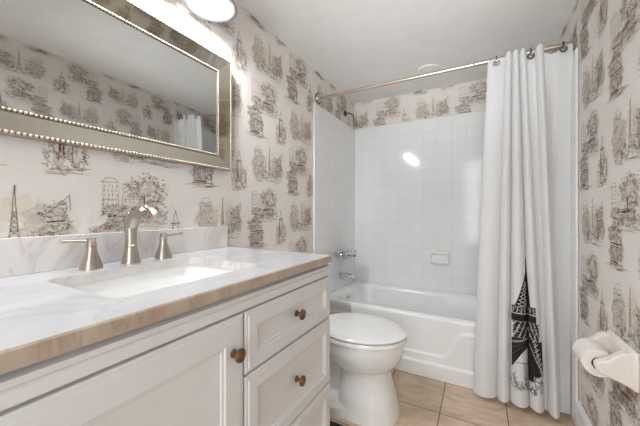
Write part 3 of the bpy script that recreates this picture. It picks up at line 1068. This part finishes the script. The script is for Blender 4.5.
# ------------------------------------------------------------------ vanity
CX, CY0, CY1, CT = -0.504, 0.03, 1.018, 0.907        # counter front, ends, top
XF = -0.510                                        # faces of door and drawers
FX = XF - 0.018                                    # face frame
V0, V1 = 0.045, 1.021
van = thing('vanity_cabinet', 'pale grey painted vanity cabinet under the marble counter', 'cabinet', (-0.8, 0.52, 0))
obj('side_panel', MB().box(XL + 0.004, FX - 0.02, V0, V0 + 0.018, 0.0, CT - 0.028), 'cabinet', van)
obj('side_panel', MB().box(XL + 0.004, FX - 0.02, V1 - 0.018, V1, 0.0, CT - 0.028), 'cabinet', van)
obj('bottom_panel', MB().box(XL + 0.004, FX - 0.02, V0 + 0.018, V1 - 0.018, 0.10, 0.118), 'cabinet', van)
obj('back_panel', MB().box(XL + 0.0025, XL + 0.012, V0 + 0.018, V1 - 0.018, 0.118, CT - 0.028), 'cabinet', van)
obj('toe_kick', MB().box(FX - 0.09, FX - 0.075, V0 + 0.018, V1 - 0.018, 0.0, 0.10), 'seam', van)
ff = MB()
ff.box(FX - 0.02, FX, V0, V1, 0.812, CT - 0.028)
ff.box(FX - 0.02, FX, V0, V1, 0.10, 0.135)
ff.box(FX - 0.02, FX, V0, V0 + 0.04, 0.135, 0.812)
ff.box(FX - 0.02, FX, V1 - 0.04, V1, 0.135, 0.812)
ff.box(FX - 0.02, FX, 0.525, 0.58, 0.135, 0.812)
ff.box(FX - 0.02, FX, 0.58, V1 - 0.04, 0.647, 0.677)
ff.box(FX - 0.02, FX, 0.58, V1 - 0.04, 0.395, 0.424)
obj('face_frame', ff, 'cabinet', van)
rl = MB()
prof = [(FX, 0.829), (XF - 0.006, 0.829), (XF - 0.003, 0.832), (XF - 0.003, 0.850), (XF - 0.007, 0.853), (XF - 0.003, 0.856), (XF - 0.001, 0.866), (FX + 0.004, 0.869), (FX, 0.869)]
rl.rings([[(x, y, z) for x, z in prof] for y in (V0, V1)], smooth=False)
obj('top_rail', rl, 'cabinet', van)


def panel_front(y0, y1, z0, z1, border):
    """a door or drawer front with a lipped edge and a recessed panel"""
    m = MB()

    def R(i, x):
        return [(x, y0 + i, z0 + i), (x, y1 - i, z0 + i), (x, y1 - i, z1 - i), (x, y0 + i, z1 - i)]
    b = border
    m.rings([R(0, FX + 0.001), R(0, XF - 0.006), R(0.003, XF - 0.003), R(0.010, XF - 0.003), R(0.012, XF), R(b, XF), R(b + 0.003, XF - 0.004), R(b + 0.008, XF - 0.0045),
             R(b + 0.011, XF - 0.008), R(b + 0.020, XF - 0.010)], smooth=False)
    return m


def knob(parent, y, z):
    k = obj('knob', MB().lathe((XF - 0.001, y, z), (1, 0, 0), [(0.0105, 0), (0.0105, 0.002), (0.0065, 0.005), (0.0055, 0.012), (0.0075, 0.017), (0.0155, 0.020), (0.0165, 0.0235), (0.0155, 0.0265),
                                                          (0.0125, 0.0275), (0.012, 0.0268), (0.006, 0.0285), (0.0, 0.029)], 26), 'bronze', parent)
    k['label'] = 'small bronze mushroom knob'
    return k


door = obj('door', panel_front(0.075, 0.541, 0.125, 0.823, 0.060), 'cabinet', van)
knob(door, 0.504, 0.740)
for z0, z1, kz in ((0.666, 0.823, 0.751), (0.413, 0.659, 0.542), (0.125, 0.406, 0.26)):
    dr = obj('drawer', panel_front(0.547, 1.019, z0, z1, 0.042), 'cabinet', van)
    knob(dr, 0.776, kz)

# countertop with the cut-out for the sink
SX0, SX1, SY0, SY1 = -0.943, -0.612, 0.298, 0.722
ct = MB()
HN = 6
hole_t = rrect(SX0, SX1, SY0, SY1, 0.03, CT, HN)
hole_b = rrect(SX0, SX1, SY0, SY1, 0.03, CT - 0.027, HN)
nh = len(hole_t)


def outer(z, e=0.0):
    # the outline sampled at the same corner order as rrect: (x1,y1), (x0,y1), (x0,y0), (x1,y0)
    c = [(CX - e, CY1 - e), (XL + 0.002, CY1 - e), (XL + 0.002, CY0 + e), (CX - e, CY0 + e)]
    return [(x, y, z) for x, y in c]


for z, hole in ((CT, hole_t), (CT - 0.027, hole_b)):
    oc = outer(z, 0.003 if z == CT else 0)
    vs = oc + hole
    fs = []
    for q in range(4):
        base = 4 + q * (HN + 1)
        for i in range(HN):
            fs.append((q, base + i, base + i + 1))
        nxt = 4 + ((q + 1) % 4) * (HN + 1)
        fs.append((q, base + HN, nxt, (q + 1) % 4))
    ct.add(vs, fs, 0, False)
ct.rings([outer(CT, 0.003), outer(CT - 0.003), outer(CT - 0.027)], 1, False, False, False)
ct.rings([hole_t, hole_b], 2, False, False)
counter = obj('countertop', ct, ['marble', 'marble_edge', 'marble_splash'])
tag(counter, 'white marble vanity countertop with a beige edge and a sink cut-out', 'countertop')
bs = obj('backsplash', MB().box(XL + 0.0015, XL + 0.021, CY0, CY1, CT + 0.0005, CT + 0.10), 'marble_splash', bevel=0.0015)
tag(bs, 'low veined grey marble backsplash behind the faucet', 'backsplash')

snk = thing('undermount_sink', 'white rectangular undermount sink set in the marble counter', 'sink', (-0.77, 0.5, CT - 0.17))
sk = MB()
e = 0.006
sk.rings([rrect(SX0 - 0.02, SX1 + 0.02, SY0 - 0.02, SY1 + 0.02, 0.04, CT - 0.0405), rrect(SX0 - 0.02, SX1 + 0.02, SY0 - 0.02, SY1 + 0.02, 0.04, CT - 0.0275),
          rrect(SX0 - e, SX1 + e, SY0 - e, SY1 + e, 0.035, CT - 0.0275), rrect(SX0 - e + .004, SX1 + e - .004, SY0 - e + .004, SY1 + e - .004, 0.035, CT - 0.04),
          rrect(SX0 + 0.004, SX1 - 0.004, SY0 + 0.008, SY1 - 0.008, 0.04, CT - 0.10), rrect(SX0 + 0.02, SX1 - 0.02, SY0 + 0.03, SY1 - 0.03, 0.05, CT - 0.145),
          rrect(SX0 + 0.06, SX1 - 0.06, SY0 + 0.09, SY1 - 0.09, 0.05, CT - 0.158), rrect(SX0 + 0.13, SX1 - 0.13, SY0 + 0.18, SY1 - 0.18, 0.02, CT - 0.162)], cap0=False)
obj('basin', sk, 'porcelain', snk)
obj('drain', MB().lathe((-0.7735, 0.5035, CT - 0.163), (0, 0, 1), [(0.024, 0), (0.024, 0.003), (0.018, 0.005), (0.0, 0.006)]), 'nickel', snk)

# widespread faucet
FXC = -1.008
fau = thing('sink_faucet', 'brushed nickel widespread faucet with two lever taps behind the sink', 'faucet', (FXC, 0.54, CT))
m = MB()
m.lathe((FXC, 0.54, CT), (0, 0, 1), [(0.028, 0.0003), (0.028, 0.006), (0.0255, 0.010), (0.0235, 0.022), (0.0185, 0.045), (0.0168, 0.056)], 28, cap1=False)
m.lathe((FXC, 0.54, CT + 0.055), (0, 0, 1), [(0.0166, 0), (0.0163, 0.02), (0.0172, 0.045), (0.0195, 0.07), (0.0225, 0.09)], 28, cap0=False)
obj_sp = obj('spout', m.tube([(FXC + 0.002, 0.54, CT + 0.118), (FXC + 0.010, 0.54, CT + 0.138), (FXC + 0.026, 0.54, CT + 0.156), (FXC + 0.05, 0.54, CT + 0.170),
                              (FXC + 0.08, 0.54, CT + 0.177), (FXC + 0.108, 0.54, CT + 0.175), (FXC + 0.128, 0.54, CT + 0.167), (FXC + 0.141, 0.54, CT + 0.156), (FXC + 0.146, 0.54, CT + 0.148)],
                             [(0.0165, 0.018), (0.0175, 0.0205), (0.0165, 0.0205), (0.0140, 0.018), (0.0118, 0.0162), (0.0108, 0.0158), (0.0102, 0.0162), (0.0095, 0.0168), (0.0085, 0.0165)],
                             20, up=(1, 0, 0.001)), 'nickel', fau, angle=50)
obj('collar', MB().lathe((FXC, 0.54, CT + 0.052), (0, 0, 1), [(0.0165, 0), (0.0185, 0.002), (0.0185, 0.006), (0.0165, 0.008)]), 'nickel', obj_sp)
obj('shoulder_cap', MB().lathe((FXC, 0.54, CT + 0.143), (0, 0, 1), [(0.0222, 0), (0.0235, 0.002), (0.0232, 0.0045), (0.020, 0.0065), (0.0, 0.008)]), 'nickel', obj_sp)
obj('lift_rod', MB().lathe((FXC - 0.012, 0.54, CT + 0.145), (0, 0, 1), [(0.003, 0), (0.003, 0.012), (0.006, 0.016), (0.006, 0.024), (0.0, 0.026)], 14), 'nickel', obj_sp)
for yy, s in ((0.428, -1), (0.652, 1)):
    tp = obj('tap', MB().lathe((FXC, yy, CT), (0, 0, 1), [(0.0285, 0.0003), (0.0285, 0.007), (0.0265, 0.011), (0.0255, 0.015), (0.0215, 0.028), (0.0165, 0.042), (0.0132, 0.054), (0.0120, 0.066), (0.0145, 0.068), (0.0145, 0.071),
                                                    (0.011, 0.073), (0.011, 0.082), (0.0125, 0.087), (0.011, 0.090), (0.0, 0.091)], 28), 'nickel', fau)
    obj('tap_lever', MB().tube([(FXC, yy, CT + 0.081), (FXC + 0.002, yy + s * 0.03, CT + 0.083), (FXC + 0.004, yy + s * 0.055, CT + 0.085), (FXC + 0.005, yy + s * 0.073, CT + 0.086), (FXC + 0.005, yy + s * 0.076, CT + 0.086)],
                               [0.0052, 0.0042, 0.0040, 0.0052, 0.0025], 12), 'nickel', tp)

# ------------------------------------------------------------------ framed mirror
MY0, MY1, MZ0, MZ1 = 0.015, 1.026, 1.275, 1.799
mir = thing('framed_mirror', 'wide wall mirror with a beaded mirrored frame above the vanity', 'mirror', (XL, 0.52, 1.275))


def mrect(i, d):
    return [(XL + d, MY0 + i, MZ0 + i), (XL + d, MY1 - i, MZ0 + i), (XL + d, MY1 - i, MZ1 - i), (XL + d, MY0 + i, MZ1 - i)]


FW, DO, DI = 0.068, 0.036, 0.017
obj('backing', MB().rings([mrect(0, 0.0015), mrect(0, DO - 0.003), mrect(0.006, DO - 0.002)], cap1=False, smooth=False), 'champagne_flat', mir)
A, B = mrect(0.008, DO), mrect(FW - 0.006, DI)
for q in range(4):
    j = (q + 1) % 4
    m = MB()
    m.add([A[q], A[j], B[j], B[q]] + [(p[0] - 0.004, p[1], p[2]) for p in (A[q], A[j], B[j], B[q])],
          [(0, 1, 2, 3), (7, 6, 5, 4), (0, 4, 5, 1), (1, 5, 6, 2), (2, 6, 7, 3), (3, 7, 4, 0)], 0, False)
    obj('frame_strip', m, 'antique', mir)
obj('glass', MB().rings([mrect(FW - 0.002, 0.008), mrect(FW - 0.002, 0.0145), mrect(FW + 0.012, 0.0165)], smooth=False), 'mirror', mir)


def beading(i, d, r, pitch):
    m = MB()
    R_ = mrect(i, d)
    for q in range(4):
        a, b = Vector(R_[q]), Vector(R_[(q + 1) % 4])
        L = (b - a).length
        k = int(L / pitch)
        for t_ in range(k):
            p_ = a + (b - a) * (t_ / k)
            m.sphere(p_, r, 10, 6)
    # the fillet the beads sit on
    for q in range(4):
        m.tube([R_[q], R_[(q + 1) % 4]], r * 0.62, 6, 1)
    return m


obj('outer_beading', beading(0.004, DO + 0.001, 0.0050, 0.0115), ['champagne', 'bead_shadow'], mir)
obj('inner_beading', beading(FW - 0.002, DI + 0.002, 0.0045, 0.0105), ['champagne', 'bead_shadow'], mir)

# ------------------------------------------------------------------ vanity light
LX, LZ = -0.958, 1.917
vl = thing('vanity_light', 'bar light with white bell glass shades on the wall above the mirror', 'wall light', (XL, 0.52, 2.03))
obj('wall_bar', MB().box(XL + 0.0016, XL + 0.026, 0.13, 0.91, 2.015, 2.075), 'nickel', vl, bevel=0.004)
for yy in (0.824, 0.52, 0.216):
    a = obj('arm', MB().tube([(XL + 0.025, yy, 2.045), (XL + 0.08, yy, 2.062), (LX - 0.02, yy, 2.078), (LX, yy, 2.07), (LX, yy, 2.045)], 0.008, 12), 'nickel', vl)
    obj('socket', MB().lathe((LX, yy, 2.05), (0, 0, -1), [(0.024, 0), (0.026, 0.004), (0.026, 0.02), (0.02, 0.024)]), 'nickel', a)
    outp = [(0.028, 2.035), (0.045, 2.028), (0.060, 2.005), (0.067, 1.975), (0.072, 1.945), (0.078, 1.927), (0.076, 1.9265)]
    inp = [(0.069, 1.940), (0.063, 1.973), (0.056, 2.002), (0.042, 2.022), (0.028, 2.029)]
    obj('shade', MB().lathe((LX, yy, 0), (0, 0, 1), outp + inp + [outp[0]], 40, cap0=False, cap1=False), 'shade', vl)
    obj('shade_rim', MB().lathe((LX, yy, 0), (0, 0, 1), [(0.0785, 1.9255), (0.0905, 1.9195), (0.099, 1.9185), (0.1035, 1.916), (0.1035, 1.9135), (0.0990, 1.9125), (0.090, 1.9135), (0.0770, 1.9185), (0.0785, 1.9255)], 48, cap0=False, cap1=False), 'shade_rim', vl)
    obj('bulb', MB().sphere((LX, yy, 1.947), 0.032, 16, 10, sc=(1, 1, 1.15)), 'bulb', vl)

# round trim in the ceiling over the tub
cd = thing('ceiling_light_trim', 'flush round white ceiling light above the tub', 'ceiling light', (-0.331, 2.314, ZC))
obj('trim_ring', MB().lathe((-0.331, 2.314, ZC - 0.0005), (0, 0, -1), [(0.082, 0), (0.081, 0.006), (0.074, 0.009), (0.064, 0.006), (0.062, 0.001)], 40), 'paint_white', cd)
obj('lens', MB().lathe((-0.331, 2.314, ZC - 0.001), (0, 0, -1), [(0.0615, 0), (0.06, 0.004), (0.03, 0.007), (0.0, 0.008)], 36), 'paint_white', cd)

# ------------------------------------------------------------------ toilet paper holder and roll
hz = 0.572
hd = thing('toilet_paper_holder', 'white ceramic toilet paper holder on the right wall', 'toilet paper holder', (XR, 1.356, hz))
xw = XR - 0.0016
m = MB()


def yzrect(y0, y1, z0, z1, x):
    return [(x, y0, z0), (x, y1, z0), (x, y1, z1), (x, y0, z1)]


m.rings([yzrect(1.2480, 1.4640, 0.518, 0.640, xw), yzrect(1.2480, 1.4640, 0.518, 0.640, xw - 0.012), yzrect(1.2600, 1.4520, 0.528, 0.630, xw - 0.022)], smooth=False)
obj('wall_plate', m, 'ceramic', hd, bevel=0.005)
for y0, y1 in ((1.2560, 1.2880), (1.4240, 1.4560)):
    m = MB()
    sec = [(xw - 0.012, 0.522), (xw - 0.012, 0.634), (xw - 0.034, 0.630), (xw - 0.052, 0.616), (xw - 0.070, 0.598), (xw - 0.092, 0.590), (xw - 0.100, 0.580), (xw - 0.100, 0.566), (xw - 0.090, 0.553), (xw - 0.05, 0.538)]
    m.rings([[(x, y, z) for x, z in sec] for y in (y0, y1)], smooth=False)
    obj('arm', m, 'ceramic', hd, bevel=0.004)
RX_, RZ_ = xw - 0.080, 0.566
obj('spindle', MB().tube([(RX_, 1.2870, RZ_ + 0.004), (RX_, 1.4250, RZ_ + 0.004)], 0.008, 12), 'ceramic', hd)
rol = thing('toilet_paper_roll', 'white toilet paper roll on the ceramic wall holder', 'toilet paper', (RX_, 1.356, RZ_))
m = MB().lathe((RX_, 1.3020, RZ_), (0, 1, 0), [(0.0205, 0), (0.0435, 0), (0.045, 0.002), (0.045, 0.108), (0.0435, 0.11), (0.0205, 0.11), (0.0205, 0)], 40, cap0=False, cap1=False)
obj('paper', m, 'paper_roll', rol)
obj('core', MB().lathe((RX_, 1.3015, RZ_), (0, 1, 0), [(0.0202, 0), (0.0202, 0.111), (0.019, 0.111), (0.019, 0), (0.0202, 0)], 30, cap0=False, cap1=False), 'card', rol)
